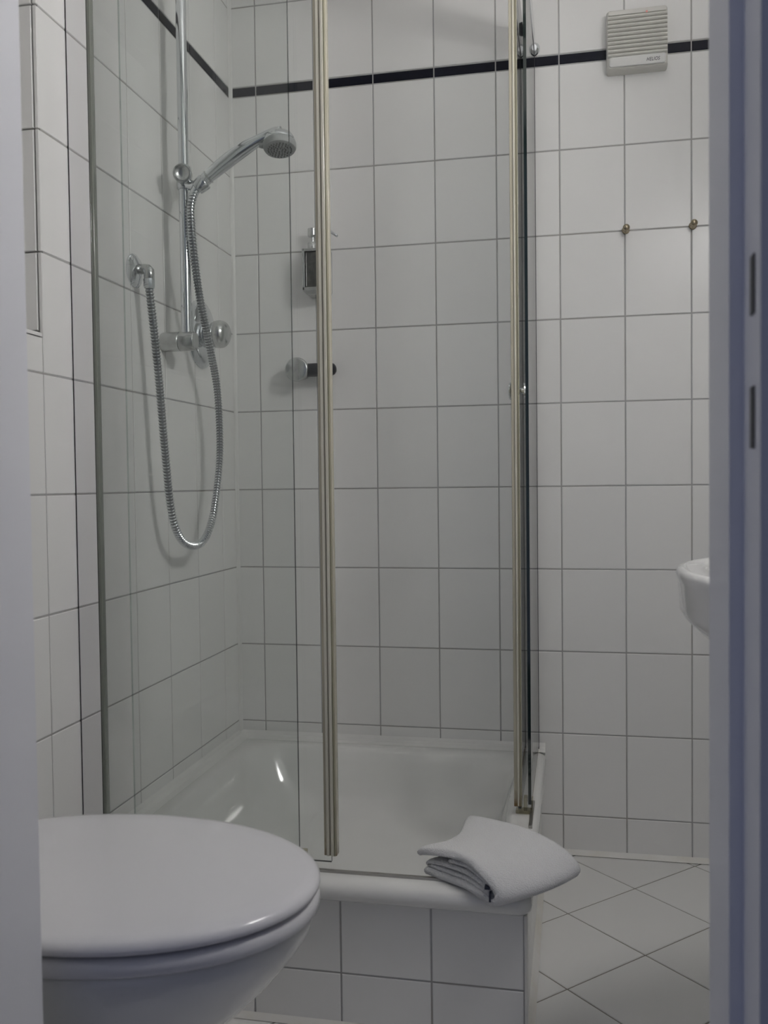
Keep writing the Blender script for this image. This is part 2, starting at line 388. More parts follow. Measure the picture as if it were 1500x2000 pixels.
mb = MB(); mb.loft([[(x, 0, 0.270), (x, -0.006, 0.262), (x, -0.016, 0.2575), (x, -0.030, 0.2552), (x, 0, 0.240)] for x in (0.0, 0.785)]); mb.build('silicone_joint', M['silicone_clean'], parent=tray)
mb = MB(); mb.loft([[(0, y, 0.270), (0.006, y, 0.262), (0.016, y, 0.2575), (0.030, y, 0.2552), (0, y, 0.240)] for y in (-0.765, 0.0)]); mb.build('silicone_joint', M['silicone_clean'], parent=tray)

# ------------------------------------------------------------------ shower enclosure
def pane(x0, x1, y0, y1, z0, z1, thin):
    """glass sheet; faces across `thin` axis are clear, the other four are green edges"""
    mb = MB(); mb.box(x0, x1, y0, y1, z0, z1)
    # face order in box: -x, +x, -y, +y, -z, +z
    for i in range(6):
        ax = i//2
        mb.m[i] = 0 if ax == thin else 1
    return mb
enc = thing('shower_enclosure', (0.4, -0.775, 0.255), 'fixed clear glass panels and chrome rails around the shower', 'shower screen')
ZT = 1.925
pane(0.042, 0.397, -0.778, -0.772, 0.270, ZT, 1).build('glass_panel', [M['glass'], M['glass_edge']], parent=enc)
pane(0.764, 0.770, -0.437, -0.012, 0.270, ZT, 0).build('glass_panel', [M['glass'], M['glass_edge']], parent=enc)
# wall profiles
mb = MB(); mb.box(0.0015, 0.0395, -0.7826, -0.7675, 0.257, 1.96); mb.build('wall_profile', M['aluminium'], parent=enc)
mb = MB(); mb.box(0.7636, 0.7705, -0.014, -0.0015, 0.257, 1.925); mb.build('wall_profile', M['black'], parent=enc)
mb = MB(); mb.box(0.0397, 0.0458, -0.7815, -0.7685, 0.262, 1.94, 0.001); mb.build('gasket', M['gasket'], parent=enc, smooth=30)
mb = MB(); mb.box(0.0010, 0.0019, -0.7832, -0.7690, 0.257, 1.96); mb.build('profile_gap_shade', M['black'], parent=enc)  # black strip painted in as the shadow line between profile and tiles
# header rails
mb = MB(); mb.box(0.004, 0.7715, -0.780, -0.770, ZT-0.004, ZT+0.048, 0.0015); mb.build('header_rail', M['chrome'], parent=enc, smooth=30)
mb = MB(); mb.box(0.7625, 0.7715, -0.772, -0.010, ZT-0.004, ZT+0.048, 0.0015); mb.build('header_rail', M['chrome'], parent=enc, smooth=30)
mb = MB(); mb.box(0.757, 0.778, -0.787, -0.764, ZT-0.008, ZT+0.053, 0.004); mb.build('corner_connector', M['chrome'], parent=enc, smooth=30)
mb = MB(); mb.lathe((0.767, -0.0005, 1.936), (0, -1, 0), [(0, 0.016), (0.004, 0.016), (0.008, 0.013), (0.012, 0.009)], 24); mb.build('wall_flange', M['chrome'], parent=enc, smooth=40)
# floor tracks
mb = MB(); mb.box(0.004, 0.782, -0.7775, -0.7725, 0.2535, 0.2585, 0.0008); mb.box(0.004, 0.782, -0.769, -0.766, 0.2535, 0.2568); mb.build('floor_track', M['track'], parent=enc)
mb = MB(); mb.box(0.764, 0.769, -0.375, -0.004, 0.2535, 0.2580, 0.0008); mb.build('floor_track', M['seal'], parent=enc)
mb = MB(); mb.box(0.768, 0.775, -0.52, -0.380, 0.2535, 0.2590, 0.0008); mb.build('floor_track', M['track'], parent=enc)
# clear bottom guides
mb = MB(); mb.box(0.388, 0.408, -0.782, -0.748, 0.2555, 0.263, 0.0015).box(0.388, 0.408, -0.782, -0.779, 0.262, 0.284, 0.001).box(0.388, 0.408, -0.7705, -0.7625, 0.262, 0.288, 0.001); mb.build('bottom_guide', M['clear'], parent=enc)
mb = MB(); mb.box(0.392, 0.404, -0.776, -0.752, 0.2556, 0.268, 0.002); mb.build('guide_core', M['seal'], parent=enc)
mb = MB(); mb.box(0.740, 0.772, -0.452, -0.432, 0.2555, 0.263, 0.0015).box(0.771, 0.774, -0.452, -0.432, 0.262, 0.286, 0.001).box(0.7555, 0.7625, -0.452, -0.432, 0.262, 0.288, 0.001); mb.build('bottom_guide', M['clear'], parent=enc)

def seal_strip_front(parent, x0, x1, y, z0, z1):
    w = x1-x0
    s0 = MB().box(x0, x1, y-0.0075, y+0.0075, z0, z1, 0.0012).build('seal_strip', M['seal'], parent=parent, smooth=30)
    MB().box(x0+0.20*w, x0+0.44*w, y-0.0095, y-0.007, z0, z1, 0.0008).build('seal_rib', M['seal_light'], parent=s0)
    MB().box(x0+0.55*w, x0+0.78*w, y-0.0110, y-0.007, z0, z1, 0.001).build('seal_rib', M['seal_light'], parent=s0)
    MB().box(x0+0.80*w, x0+0.90*w, y-0.0100, y-0.007, z0, z1, 0.0008).build('seal_rib', M['seal_dark'], parent=s0)
def roller(parent, x, y, z, axis):
    mb = MB(); mb.lathe((x, y, z), axis, [(-0.006, 0.006), (-0.006, 0.013), (0.0, 0.015), (0.006, 0.013), (0.006, 0.006)], 24); mb.build('roller', M['black'], parent=parent, smooth=40)
d1 = thing('sliding_glass_door', (0.265, -0.755, 0.26), 'front sliding glass shower door with a yellowed seal strip', 'shower door', 'sliding shower doors')
g = pane(0.0862, 0.4478, -0.758, -0.752, 0.2645, ZT-0.01, 1); g.m[0] = 2
g.build('glass_panel', [M['glass'], M['glass_edge'], M['glass_edge_soft']], parent=d1)
seal_strip_front(d1, 0.4365, 0.4590, -0.755, 0.2775, ZT-0.01)
for x in (0.13, 0.40):
    roller(d1, x, -0.762, ZT+0.005, (0, 1, 0)); MB().box(x-0.012, x+0.012, -0.751, -0.747, ZT-0.03, ZT+0.02, 0.002).build('hanger', M['chrome'], parent=d1)
d2 = thing('sliding_glass_door', (0.748, -0.25, 0.26), 'side sliding glass shower door with chrome knob, pushed back to the wall', 'shower door', 'sliding shower doors')
pane(0.745, 0.751, -0.447, -0.055, 0.2645, ZT-0.01, 0).build('glass_panel', [M['glass'], M['glass_edge']], parent=d2)
s0 = MB().box(0.7375, 0.7530, -0.458, -0.440, 0.272, ZT-0.01, 0.0012).build('seal_strip', M['seal'], parent=d2, smooth=30)
MB().box(0.7445, 0.7475, -0.4605, -0.456, 0.274, ZT-0.01, 0.0008).build('seal_rib', M['seal_light'], parent=s0)
MB().box(0.7500, 0.7528, -0.4600, -0.456, 0.274, ZT-0.01, 0.0008).build('seal_rib', M['seal_dark'], parent=s0)
for sx in (-1, 1):
    x = 0.748+sx*0.0035
    mb = MB(); mb.lathe((x, -0.425, 1.0855), (sx, 0, 0), [(0, 0.006), (0.003, 0.006), (0.0085, 0.007), (0.009, 0.0165), (0.0105, 0.0172), (0.0125, 0.0165), (0.0135, 0.013)], 28); mb.build('knob', M['chrome'], parent=d2, smooth=40)
for y in (-0.40, -0.12):
    roller(d2, 0.7555, y, ZT+0.005, (1, 0, 0)); MB().box(0.740, 0.7445, y-0.012, y+0.012, ZT-0.03, ZT+0.02, 0.002).build('hanger', M['chrome'], parent=d2)

# ------------------------------------------------------------------ riser rail, hand shower, hose, elbow, mixer
RX, RY = 0.055, -0.42
riser = thing('shower_riser_rail', (0, RY, 1.20), 'vertical chrome riser rail with wall brackets and a sliding clamp', 'shower rail')
MB().lathe((RX, RY, 1.215), (0, 0, 1), [(0, 0.0108), (0.75, 0.0108)], 28).build('pole', M['chrome'], parent=riser, smooth=40)
for z in (1.213, 1.955):
    mb = MB(); mb.lathe((0, RY, z), (1, 0, 0), [(0, 0.0190), (0.004, 0.0205), (0.040, 0.0205), (0.041, 0.0195), (0.042, 0.0205), (0.072, 0.0200), (0.0745, 0.018), (0.0755, 0.013)], 32)
    mb.build('wall_bracket', M['satin_chrome'], parent=riser, smooth=40)
mb = MB(); mb.lathe((RX, RY, 1.530), (0, 0, 1), [(0, 0.013), (0.002, 0.0155), (0.046, 0.0155), (0.05, 0.013)], 28); cl = mb.build('slider_clamp', M['chrome'], parent=riser, smooth=40)
ax = Vector((0.30, -0.93, -0.16)).normalized()
mb = MB(); mb.lathe(Vector((RX, RY, 1.560))+ax*0.010, ax, [(0, 0.016), (0.002, 0.0195), (0.020, 0.0195), (0.0225, 0.0185), (0.023, 0.0165), (0.0185, 0.013), (0.0165, 0.006), (0.0162, 0.0005)], 32); mb.build('clamp_knob', M['satin_chrome'], parent=cl, smooth=40)
hdir = Vector((0.80, 0, 0.58)).normalized()
hb = Vector((0.085, -0.432, 1.524))
mb = MB(); mb.lathe(hb+hdir*0.004, hdir, [(0, 0.0125), (0.002, 0.0150), (0.022, 0.0172), (0.024, 0.0160)], 28); mb.tube([(RX, RY, 1.545), (0.075, -0.428, 1.535), (0.092, -0.432, 1.531)], [0.011, 0.011, 0.010], 16)
mb.build('handset_holder', M['chrome'], parent=cl, smooth=40)

hs = thing('hand_shower', (0.085, -0.434, 1.52), 'chrome hand shower with a round grey spray head hung on the riser rail', 'shower head')
HP = [(0.0865, -0.433, 1.5250), (0.0985, -0.434, 1.5345), (0.1150, -0.436, 1.5460), (0.1180, -0.436, 1.5480), (0.1444, -0.437, 1.5665), (0.1782, -0.439, 1.5865), (0.2117, -0.440, 1.6035), (0.2317, -0.440, 1.6125), (0.2460, -0.440, 1.6185), (0.262, -0.440, 1.6215), (0.274, -0.440, 1.6200)]
HR = [0.0100, 0.0122, 0.0138, 0.0132, 0.0150, 0.0152, 0.0130, 0.0112, 0.0105, 0.0125, 0.0150]
def smooth_path(P, Rr, n):
    out, rr = [], []
    for i in range(len(P)-1):
        p0, p1, p2, p3 = [Vector(P[max(0, min(len(P)-1, i+k))]) for k in (-1, 0, 1, 2)]
        q0, q1, q2, q3 = [Rr[max(0, min(len(P)-1, i+k))] for k in (-1, 0, 1, 2)]
        for k in range(n):
            t = k/n; f = lambda a, b, c, d: 0.5*((2*b) + (c-a)*t + (2*a-5*b+4*c-d)*t*t + (3*b-a-3*c+d)*t**3)
            out.append(Vector([f(p0[j], p1[j], p2[j], p3[j]) for j in range(3)])); rr.append(f(q0, q1, q2, q3))
    out.append(Vector(P[-1])); rr.append(Rr[-1]); return out, rr
pp, rr = smooth_path(HP, HR, 5)
MB().tube(pp, rr, 20).build('handle', M['chrome'], parent=hs, smooth=True)
mb = MB(); mb.lathe(Vector((0.1165, -0.436, 1.547)), Vector((0.8, 0, 0.56)), [(-0.0012, 0.0136), (-0.0012, 0.0146), (0.0012, 0.0148), (0.0012, 0.0136)], 24); mb.build('handle_collar', M['satin_chrome'], parent=hs, smooth=40)
HN = Vector((0.10, -0.22, -0.97)).normalized(); HC = Vector((0.273, -0.44, 1.603))
mb = MB(); mb.lathe(HC-HN*0.022, HN, [(0, 0.001), (0.001, 0.012), (0.004, 0.021), (0.009, 0.0275), (0.016, 0.0312), (0.022, 0.0325), (0.0235, 0.0322)], 40)
head = mb.build('spray_head', M['chrome'], parent=hs, smooth=40)
mb = MB(); mb.lathe(HC+HN*0.0015, HN, [(0, 0.0322), (0.003, 0.0338), (0.011, 0.0335), (0.0145, 0.0315), (0.0155, 0.028), (0.0150, 0.001)], 40); mb.build('spray_ring', M['grey_plastic'], parent=head, smooth=40)
mb = MB(); x_, y_, _ = basis(HN)
for rad, cnt in ((0.006, 6), (0.012, 11), (0.018, 17), (0.0235, 23)):
    for k in range(cnt):
        t = 2*math.pi*k/cnt; mb.lathe(HC+HN*0.0165+(x_*math.cos(t)+y_*math.sin(t))*rad, HN, [(-0.001, 0.0018), (0.0026, 0.0014)], 8)
mb.build('spray_nozzles', M['dark_plastic'], parent=head)
mb = MB(); mb.tube([(0.248, -0.447, 1.596), (0.240, -0.452, 1.5945), (0.234, -0.454, 1.594)], [0.005, 0.0055, 0.0035], 12); mb.build('mode_lever', M['grey_plastic'], parent=head, smooth=True)

HOSE = [(0.033, -0.5478, 1.3023), (0.036, -0.5372, 1.2232), (0.04, -0.5232, 1.1024), (0.043, -0.5115, 0.9792), (0.046, -0.4922, 0.8538), (0.048, -0.4565, 0.7989), (0.05, -0.4015, 0.7779), (0.052, -0.3417, 0.7863), (0.054, -0.2942, 0.8355), (0.057, -0.26, 0.9401), (0.06, -0.2575, 1.0224), (0.063, -0.2755, 1.1259), (0.068, -0.3203, 1.2007), (0.07, -0.3518, 1.252), (0.073, -0.3898, 1.3111), (0.0765, -0.4205, 1.3785), (0.0775, -0.4365, 1.4476), (0.0790, -0.4400, 1.490), (0.0865, -0.4340, 1.5235)]
hp, _ = smooth_path(HOSE, [0.007]*len(HOSE), 40)
# resample evenly, ribs as alternating radii
acc = [0.0]
for i in range(1, len(hp)): acc.append(acc[-1]+(hp[i]-hp[i-1]).length)
step = 0.0016; N = int(acc[-1]/step); res = []; k = 0
for i in range(N+1):
    d = acc[-1]*i/N
    while k < len(acc)-2 and acc[k+1] < d: k += 1
    t = (d-acc[k])/max(1e-9, acc[k+1]-acc[k]); res.append(hp[k].lerp(hp[k+1], t))
rib = [0.0087, 0.0087, 0.0070, 0.0070]
hose = thing('shower_hose', tuple(HOSE[6]), 'ribbed chrome shower hose hanging in a long loop', 'shower hose')
hm = MB().tube(res, [rib[i % 4] for i in range(len(res))], 14)
for i in range(len(res)-1):
    if i % 4 in (1, 2, 3) and i % 4 != 3:
        for k in range(14): hm.m[i*14+k] = 1
hm.build('hose', [M['chrome'], M['hose_groove_shade']], parent=hose, smooth=35)
mb = MB(); mb.lathe((0.0335, -0.5475, 1.318), (0, 0, -1), [(0, 0.0095), (0.001, 0.0115), (0.016, 0.0112), (0.020, 0.0092)], 10); mb.build('hose_nut', M['chrome'], parent=hose, smooth=30)
mb = MB(); mb.lathe((0.0880, -0.4335, 1.5262), Vector((-0.42, -0.1, -0.9)), [(0, 0.0098), (0.014, 0.0092), (0.02, 0.0075)], 16); mb.build('hose_cone', M['chrome'], parent=hose, smooth=40)

elb = thing('wall_elbow', (0, -0.545, 1.335), 'chrome wall elbow with a round plate feeding the shower hose', 'pipe fitting')
MB().lathe((0, -0.545, 1.336), (1, 0, 0), [(0, 0.0335), (0.003, 0.0335), (0.007, 0.028), (0.010, 0.016), (0.011, 0.0125)], 36).build('wall_plate', M['chrome'], parent=elb, smooth=40)
MB().tube([(0.008, -0.545, 1.3385), (0.024, -0.5455, 1.3385), (0.0295, -0.546, 1.337), (0.0330, -0.5468, 1.333), (0.0335, -0.5472, 1.327), (0.0335, -0.5475, 1.314)], [0.0098, 0.0098, 0.0104, 0.0108, 0.0105, 0.0102], 18).build('elbow_pipe', M['satin_chrome'], parent=elb, smooth=True)

mix = thing('shower_mixer', (0, -0.215, 1.262), 'round chrome shower mixer valve with a bulbous lever handle', 'tap')
MB().lathe((0, -0.215, 1.262), (1, 0, 0), [(0, 0.080), (0.003, 0.080), (0.008, 0.075), (0.012, 0.060), (0.014, 0.035)], 48).build('wall_plate', M['chrome'], parent=mix, smooth=40)
MB().lathe((0.010, -0.215, 1.262), (1, 0, 0), [(0, 0.030), (0.002, 0.0315), (0.010, 0.0315), (0.012, 0.028), (0.022, 0.027)], 36).build('valve_body', M['chrome'], parent=mix, smooth=40)
def egg(c, a, r0, l, sq):
    x, y, az = basis(a); rings = []
    for i in range(13):
        t = i/12*math.pi; rr_ = math.sin(t)**0.6*r0; h = -math.cos(t)*l
        rings.append([Vector(c)+az*h+x*rr_*math.cos(q)*1.0+y*rr_*math.sin(q)*sq for q in [2*math.pi*k/28 for k in range(28)]])
    return rings
mb = MB(); mb.loft(egg((0.047, -0.215, 1.2600), (1, 0, -0.12), 0.036, 0.023, 0.90));
mb.build('lever_handle', M['satin_chrome'], parent=mix, smooth=True)

# ------------------------------------------------------------------ things on the back wall
dsp = thing('soap_dispenser', (0.235, 0, 1.38), 'chrome framed wall soap dispenser holding a dark pump bottle', 'soap dispenser')
X0, X1, Y0, Y1, Z0, Z1 = 0.2055, 0.2640, -0.062, -0.004, 1.384, 1.487
mb = MB(); mb.box(X0, X1, -0.006, -0.0005, Z0-0.004, Z1+0.004, 0.001); mb.build('wall_plate', M['chrome'], parent=dsp)
mb = MB()
mb.box(X0-0.002, X0+0.005, Y0, -0.004, Z0, Z1, 0.0015).box(X1-0.005, X1+0.002, Y0, -0.004, Z0, Z1, 0.0015).box(X0, X1, Y0, -0.004, Z1-0.007, Z1, 0.0015)
mb.loft([[(X0+0.008, Y0+0.006, Z0-0.009), (X1-0.008, Y0+0.006, Z0-0.009), (X1-0.008, -0.004, Z0-0.009), (X0+0.008, -0.004, Z0-0.009)], [(X0, Y0, Z0), (X1, Y0, Z0), (X1, -0.004, Z0), (X0, -0.004, Z0)], [(X0, Y0, Z0+0.008), (X1, Y0, Z0+0.008), (X1, -0.004, Z0+0.008), (X0, -0.004, Z0+0.008)]])
mb.build('holder_frame', M['satin_chrome'], parent=dsp)
MB().box(X0+0.006, X1-0.006, Y0+0.005, -0.008, Z0+0.009, Z1-0.008, 0.003).build('bottle', M['bottle'], parent=dsp)
mb = MB(); mb.lathe((X0-0.002, -0.03, 1.435), (-1, 0, 0), [(0, 0.006), (0.003, 0.006), (0.0035, 0.004)], 16); mb.build('lock_screw', M['chrome'], parent=dsp, smooth=40)
px, py = 0.2245, -0.034
mb = MB(); mb.lathe((px, py, Z1-0.001), (0, 0, 1), [(0, 0.0125), (0.018, 0.0125), (0.020, 0.011), (0.0205, 0.004), (0.034, 0.004), (0.0345, 0.010), (0.037, 0.0122), (0.054, 0.0122), (0.055, 0.011)], 24)
mb.build('pump_head', M['satin_chrome'], parent=dsp, smooth=40)
mb = MB(); mb.tube([(px, py, Z1+0.046), (0.250, py, Z1+0.046), (0.272, py, Z1+0.043), (0.281, py, Z1+0.037), (0.288, py, Z1+0.031)], [0.004, 0.004, 0.0038, 0.0034, 0.003], 12); mb.build('spout', M['chrome'], parent=dsp, smooth=True)

hk = thing('towel_hook', (0.186, 0, 1.19), 'chrome round wall hook with a black rubber arm below the soap dispenser', 'hook')
hz = 1.1925
mb = MB(); mb.lathe((0.1845, -0.0005, hz), (0, -1, 0), [(0, 0.020), (0.008, 0.022), (0.030, 0.024), (0.044, 0.0285), (0.048, 0.0295), (0.056, 0.0295), (0.0585, 0.028), (0.0595, 0.026)], 44); mb.build('mount', M['satin_chrome'], parent=hk, smooth=40)
mb = MB(); mb.lathe((0.196, -0.036, hz-0.0005), (1, 0.0, 0), [(0, 0.0165), (0.065, 0.0172), (0.074, 0.0162), (0.080, 0.0132), (0.084, 0.008), (0.0855, 0.002)], 32); mb.build('arm', M['black'], parent=hk, smooth=40)

for i, (x, z, lab) in enumerate(((0.979, 1.4965, 'small brass coat hook under the ventilation fan'), (1.1295, 1.4970, 'small brass coat hook nearest the door jamb'))):
    k_ = thing('coat_hook', (x, 0, z), lab, 'wall hook', 'brass coat hooks')
    MB().lathe((x, 0, z-0.001), (0, -1, 0), [(0, 0.0090), (0.002, 0.0090), (0.004, 0.0068), (0.010, 0.0055), (0.021, 0.0052)], 20).build('base', M['brass'], parent=k_, smooth=40)
    MB().lathe((x, -0.020, z-0.001), (0.0, -1, 0), [(0, 0.005), (0.002, 0.0072), (0.006, 0.0082), (0.010, 0.0072), (0.0125, 0.0045), (0.0132, 0.0008)], 24).build('ball', M['brass'], parent=k_, smooth=True)

# extractor fan
fan = thing('ventilation_fan', (1.005, 0, 1.856), 'cream square ventilation fan with ribbed grille over the navy band', 'fan')
FX0, FX1, FZ0, FZ1, FD = 0.936, 1.0725, 1.856, 1.994, 0.040
mb = MB()
def frect(x0, x1, z0, z1, r, y): return [(p[0], y, p[1]) for p in rrect(x0, x1, z0, z1, r, 0, 5)]
mb.loft([frect(FX0, FX1, FZ0, FZ1, 0.006, -0.0005), frect(FX0, FX1, FZ0, FZ1, 0.006, -0.022), frect(FX0+0.001, FX1-0.001, FZ0+0.001, FZ1-0.002, 0.008, -0.030), frect(FX0+0.004, FX1-0.004, FZ0+0.003, FZ1-0.004, 0.008, -0.0335)])
mb.build('housing', M['fan'], parent=fan, smooth=30)
mb = MB(); mb.loft([frect(FX0+0.006, FX1-0.006, FZ0+0.0045, FZ0+0.0265, 0.005, -0.034), frect(FX0+0.006, FX1-0.006, FZ0+0.0045, FZ0+0.0265, 0.005, -0.0385), frect(FX0+0.008, FX1-0.008, FZ0+0.0065, FZ0+0.0255, 0.004, -0.0395)]); mb.build('name_panel', M['fan_white'], parent=fan, smooth=30)
zs = FZ0+0.0275; pitch = 0.00945
for k in range(10):
    a = zs+k*pitch
    mb = MB(); prof = [(-0.0315, a), (-0.0375, a+0.0003), (-0.0405, a+0.0026), (-0.0408, a+0.0050), (-0.0385, a+0.0066), (-0.0315, a+0.0069)]
    mb.loft([[(x, y, z) for y, z in prof] for x in (FX0+0.002, FX1-0.002)]); mb.build('slat', M['fan'], parent=fan, smooth=30)
MB().box(FX0+0.004, FX1-0.004, -0.0372, -0.034, zs+10*pitch, FZ1-0.006, 0.001).build('top_panel', M['fan'], parent=fan)
mb = MB(); mb.lathe((1.0252, -0.0365, 1.9795), (0, -1, 0), [(0, 0.0024), (0.0014, 0.0022), (0.0022, 0.0012)], 16); mb.build('indicator_light', M['led'], parent=fan)
tcv = bpy.data.curves.new('print', 'FONT'); tcv.body = 'HELIOS'; tcv.size = 0.0112; tcv.shear = 0.22; tcv.extrude = 0.0001; tcv.offset = 0.00012; tcv.space_character = 1.08; tcv.align_x = 'LEFT'
tob = bpy.data.objects.new('tmp_text', tcv); col.objects.link(tob)
dg = bpy.context.evaluated_depsgraph_get(); tme = bpy.data.meshes.new_from_object(tob.evaluated_get(dg)); bpy.data.objects.remove(tob); 
tw = max(v.co.x for v in tme.vertices); sc_ = 0.0300/tw
for v in tme.vertices: v.co = Vector((v.co.x*sc_, v.co.y, v.co.z))
tme.materials.clear(); tme.materials.append(M['print'])
lt = bpy.data.objects.new('lettering', tme); col.objects.link(lt); lt.parent = fan; lt.location = Vector((1.0240, -0.0397, 1.8665))-BASE[fan]; lt.rotation_euler = (H90, 0, 0); lt['label'] = 'grey HELIOS lettering'

# ------------------------------------------------------------------ toilet
CY, CXX = -1.2130, 0.2800
wc = thing('toilet', (0.28, CY, 0.06), 'white wall-hung toilet with its lid closed, in front of the shower', 'toilet')
def oval(sc, z, dx=0.0, a=0.272, b=0.1885, n=72, back=0.055, ex=2.05):
    pts = []
    for k in range(n):
        t = 2*math.pi*k/n; c, s = math.cos(t), math.sin(t)
        x = CXX+dx+(a+sc)*math.copysign(abs(c)**(2/ex), c); y = CY+(b+sc)*math.copysign(abs(s)**(2/ex), s)
        pts.append((max(x, back), y, z))
    return pts
Z = 0.4370
lidr = [oval(-0.010, Z-0.0165), oval(-0.003, Z-0.0168), oval(0.0, Z-0.0145), oval(0.0, Z-0.0100), oval(-0.0025, Z-0.0055), oval(-0.008, Z-0.0022), oval(-0.018, Z-0.0006), oval(-0.035, Z-0.0001), oval(-0.08, Z+0.0005), oval(-0.13, Z+0.0008), oval(-0.175, Z+0.001)]
MB().loft(lidr).build('lid', M['lid'], parent=wc, smooth=True)
S0 = Z-0.0215
seat = [oval(-0.012, S0-0.019), oval(-0.004, S0-0.0192), oval(-0.0005, S0-0.0165), oval(-0.0008, S0-0.006), oval(-0.004, S0-0.0015), oval(-0.012, S0)]
MB().loft(seat).build('seat', M['lid'], parent=wc, smooth=True)
B0 = S0-0.0225
def bowl_ring(z, front, half, n=72):
    pts = []
    a = (front-0.004)/1.0
    cx = 0.24; 
    for k in range(n):
        t = 2*math.pi*k/n; c, s = math.cos(t), math.sin(t)
        rx = (front-cx) if c > 0 else (cx-0.0025)
        ex = 2.1 if c > 0 else 4.0
        pts.append((cx+rx*math.copysign(abs(c)**(2/ex), c), CY+half*math.copysign(abs(s)**(2/(2.1 if c > 0 else 3.0)), s), z))
    return pts
bowl = [bowl_ring(B0-0.002, 0.525, 0.168), bowl_ring(B0, 0.536, 0.176), bowl_ring(B0-0.006, 0.542, 0.1805), bowl_ring(B0-0.022, 0.540, 0.1795), bowl_ring(B0-0.045, 0.524, 0.173), bowl_ring(B0-0.075, 0.500, 0.163), bowl_ring(B0-0.11, 0.464, 0.151), bowl_ring(B0-0.15, 0.405, 0.138), bowl_ring(B0-0.19, 0.325, 0.126), bowl_ring(B0-0.24, 0.275, 0.115), bowl_ring(B0-0.30, 0.25, 0.105), bowl_ring(B0-0.325, 0.235, 0.095)]
MB().loft(bowl).build('bowl', M['ceramic'], parent=wc, smooth=True)
for dy in (-0.075, 0.075):
    mb = MB(); mb.lathe((0.040, CY+dy-0.02, S0+0.001), (0, 1, 0), [(0, 0.008), (0.001, 0.010), (0.039, 0.010), (0.04, 0.008)], 20); mb.box(0.032, 0.048, CY+dy-0.012, CY+dy+0.012, B0-0.006, S0, 0.002); mb.build('hinge', M['lid'], parent=wc, smooth=40)

# ------------------------------------------------------------------ washbasin
bs = thing('washbasin', (XR, -1.01, 0.64), 'white ceramic washbasin half hidden behind the right door jamb', 'washbasin')
def basin_ring(front, half, z, ex=2.35, n=64, xb=XR-0.0015):
    pts = []
    for k in range(n+1):
        t = math.pi*k/n-math.pi/2; c, s = math.cos(t), math.sin(t)
        pts.append((xb-(xb-front)*abs(c)**(2/ex), -1.01+half*math.copysign(abs(s)**(2/ex), s), z))
    return pts
ZB = 0.7925
br = [basin_ring(1.17, 0.14, ZB-0.20), basin_ring(1.13, 0.17, ZB-0.185), basin_ring(1.085, 0.215, ZB-0.15), basin_ring(1.040, 0.255, ZB-0.105), basin_ring(1.008, 0.281, ZB-0.077), basin_ring(0.996, 0.291, ZB-0.066), basin_ring(0.9905, 0.2955, ZB-0.056), basin_ring(0.988, 0.298, ZB-0.018), basin_ring(0.9855, 0.300, ZB-0.008), basin_ring(0.9885, 0.2975, ZB-0.002), basin_ring(0.995, 0.292, ZB)]
MB().loft(br, cap1=False).build('basin_body', M['ceramic'], parent=bs, smooth=60)
ir = []
for fr_, hf, z, xb in ((0.995, 0.292, ZB, XR-0.0015), (1.020, 0.268, ZB-0.0005, XR-0.10), (1.027, 0.260, ZB-0.006, XR-0.107), (1.045, 0.242, ZB-0.05, XR-0.12), (1.09, 0.19, ZB-0.11, XR-0.14), (1.15, 0.08, ZB-0.13, XR-0.17)):
    ir.append(basin_ring(fr_, hf, z, xb=xb))
MB().loft(ir, cap0=False).build('bowl_inside', M['ceramic'], parent=bs, smooth=60)

# ------------------------------------------------------------------ lamp over the basin (gives the room's light)
LX, LY, LZ = 1.29, -1.08, 1.76
lamp = thing('wall_lamp', (XR, LY, LZ-0.04), 'tubular frosted wall lamp above the washbasin', 'lamp')
MB().box(XR-0.022, XR-0.0005, LY-0.10, LY+0.10, LZ-0.03, LZ+0.03, 0.003).build('base', M['mat_lamp_metal'], parent=lamp)
MB().box(LX, XR-0.02, LY-0.012, LY+0.012, LZ-0.012, LZ+0.012, 0.002).build('arm', M['mat_lamp_metal'], parent=lamp)
MB().lathe((LX, LY-0.13, LZ), (0, 1, 0), [(0, 0.034), (0.26, 0.034)], 24).build('diffuser', M['lamp_glow'], parent=lamp, smooth=40)
for y in (LY-0.143, LY+0.128):
    MB().lathe((LX, y, LZ), (0, 1, 0), [(0, 0.034), (0.002, 0.037), (0.013, 0.037), (0.015, 0.035)], 24).build('end_cap', M['mat_lamp_metal'], parent=lamp, smooth=40)

# ------------------------------------------------------------------ folded towel on the tray corner
tw_ = thing('folded_towel', (0.735, -0.75, 0.256), 'folded white terry towel lying on the shower tray corner', 'towel')
A, B, C, D = Vector((0.601, -0.757)), Vector((0.737, -0.842)), Vector((0.860, -0.748)), Vector((0.672, -0.592))
def ss(x): x = max(0, min(1, x)); return x*x*(3-2*x)
def tmap(u, v, w):
    p = (A*(1-u)+B*u)*(1-v)+(D*(1-u)+C*u)*v
    side = v*(1-v)*4
    bulge = Vector((B.x-A.x, B.y-A.y)).normalized()*0.010*side*ss((u-0.5)*2)
    p = p+bulge+Vector((B.x-A.x, B.y-A.y))*0.14*ss((v-0.06)/0.35)*ss((1.0-v)/0.45)*ss(1-u*1.6)
    base = 0.2585+0.003*v-0.015*ss((u-0.55)/0.45)*(1-v)-0.004*ss((u-0.62)/0.45)*v
    sag = -0.005*math.sin(math.pi*min(1, max(0, v)))*(1-u)
    roll = 0.004*math.sin(5*v+3*u)
    return Vector((p.x, p.y, base+(w+(sag+roll*0.4)*(w/0.04))))
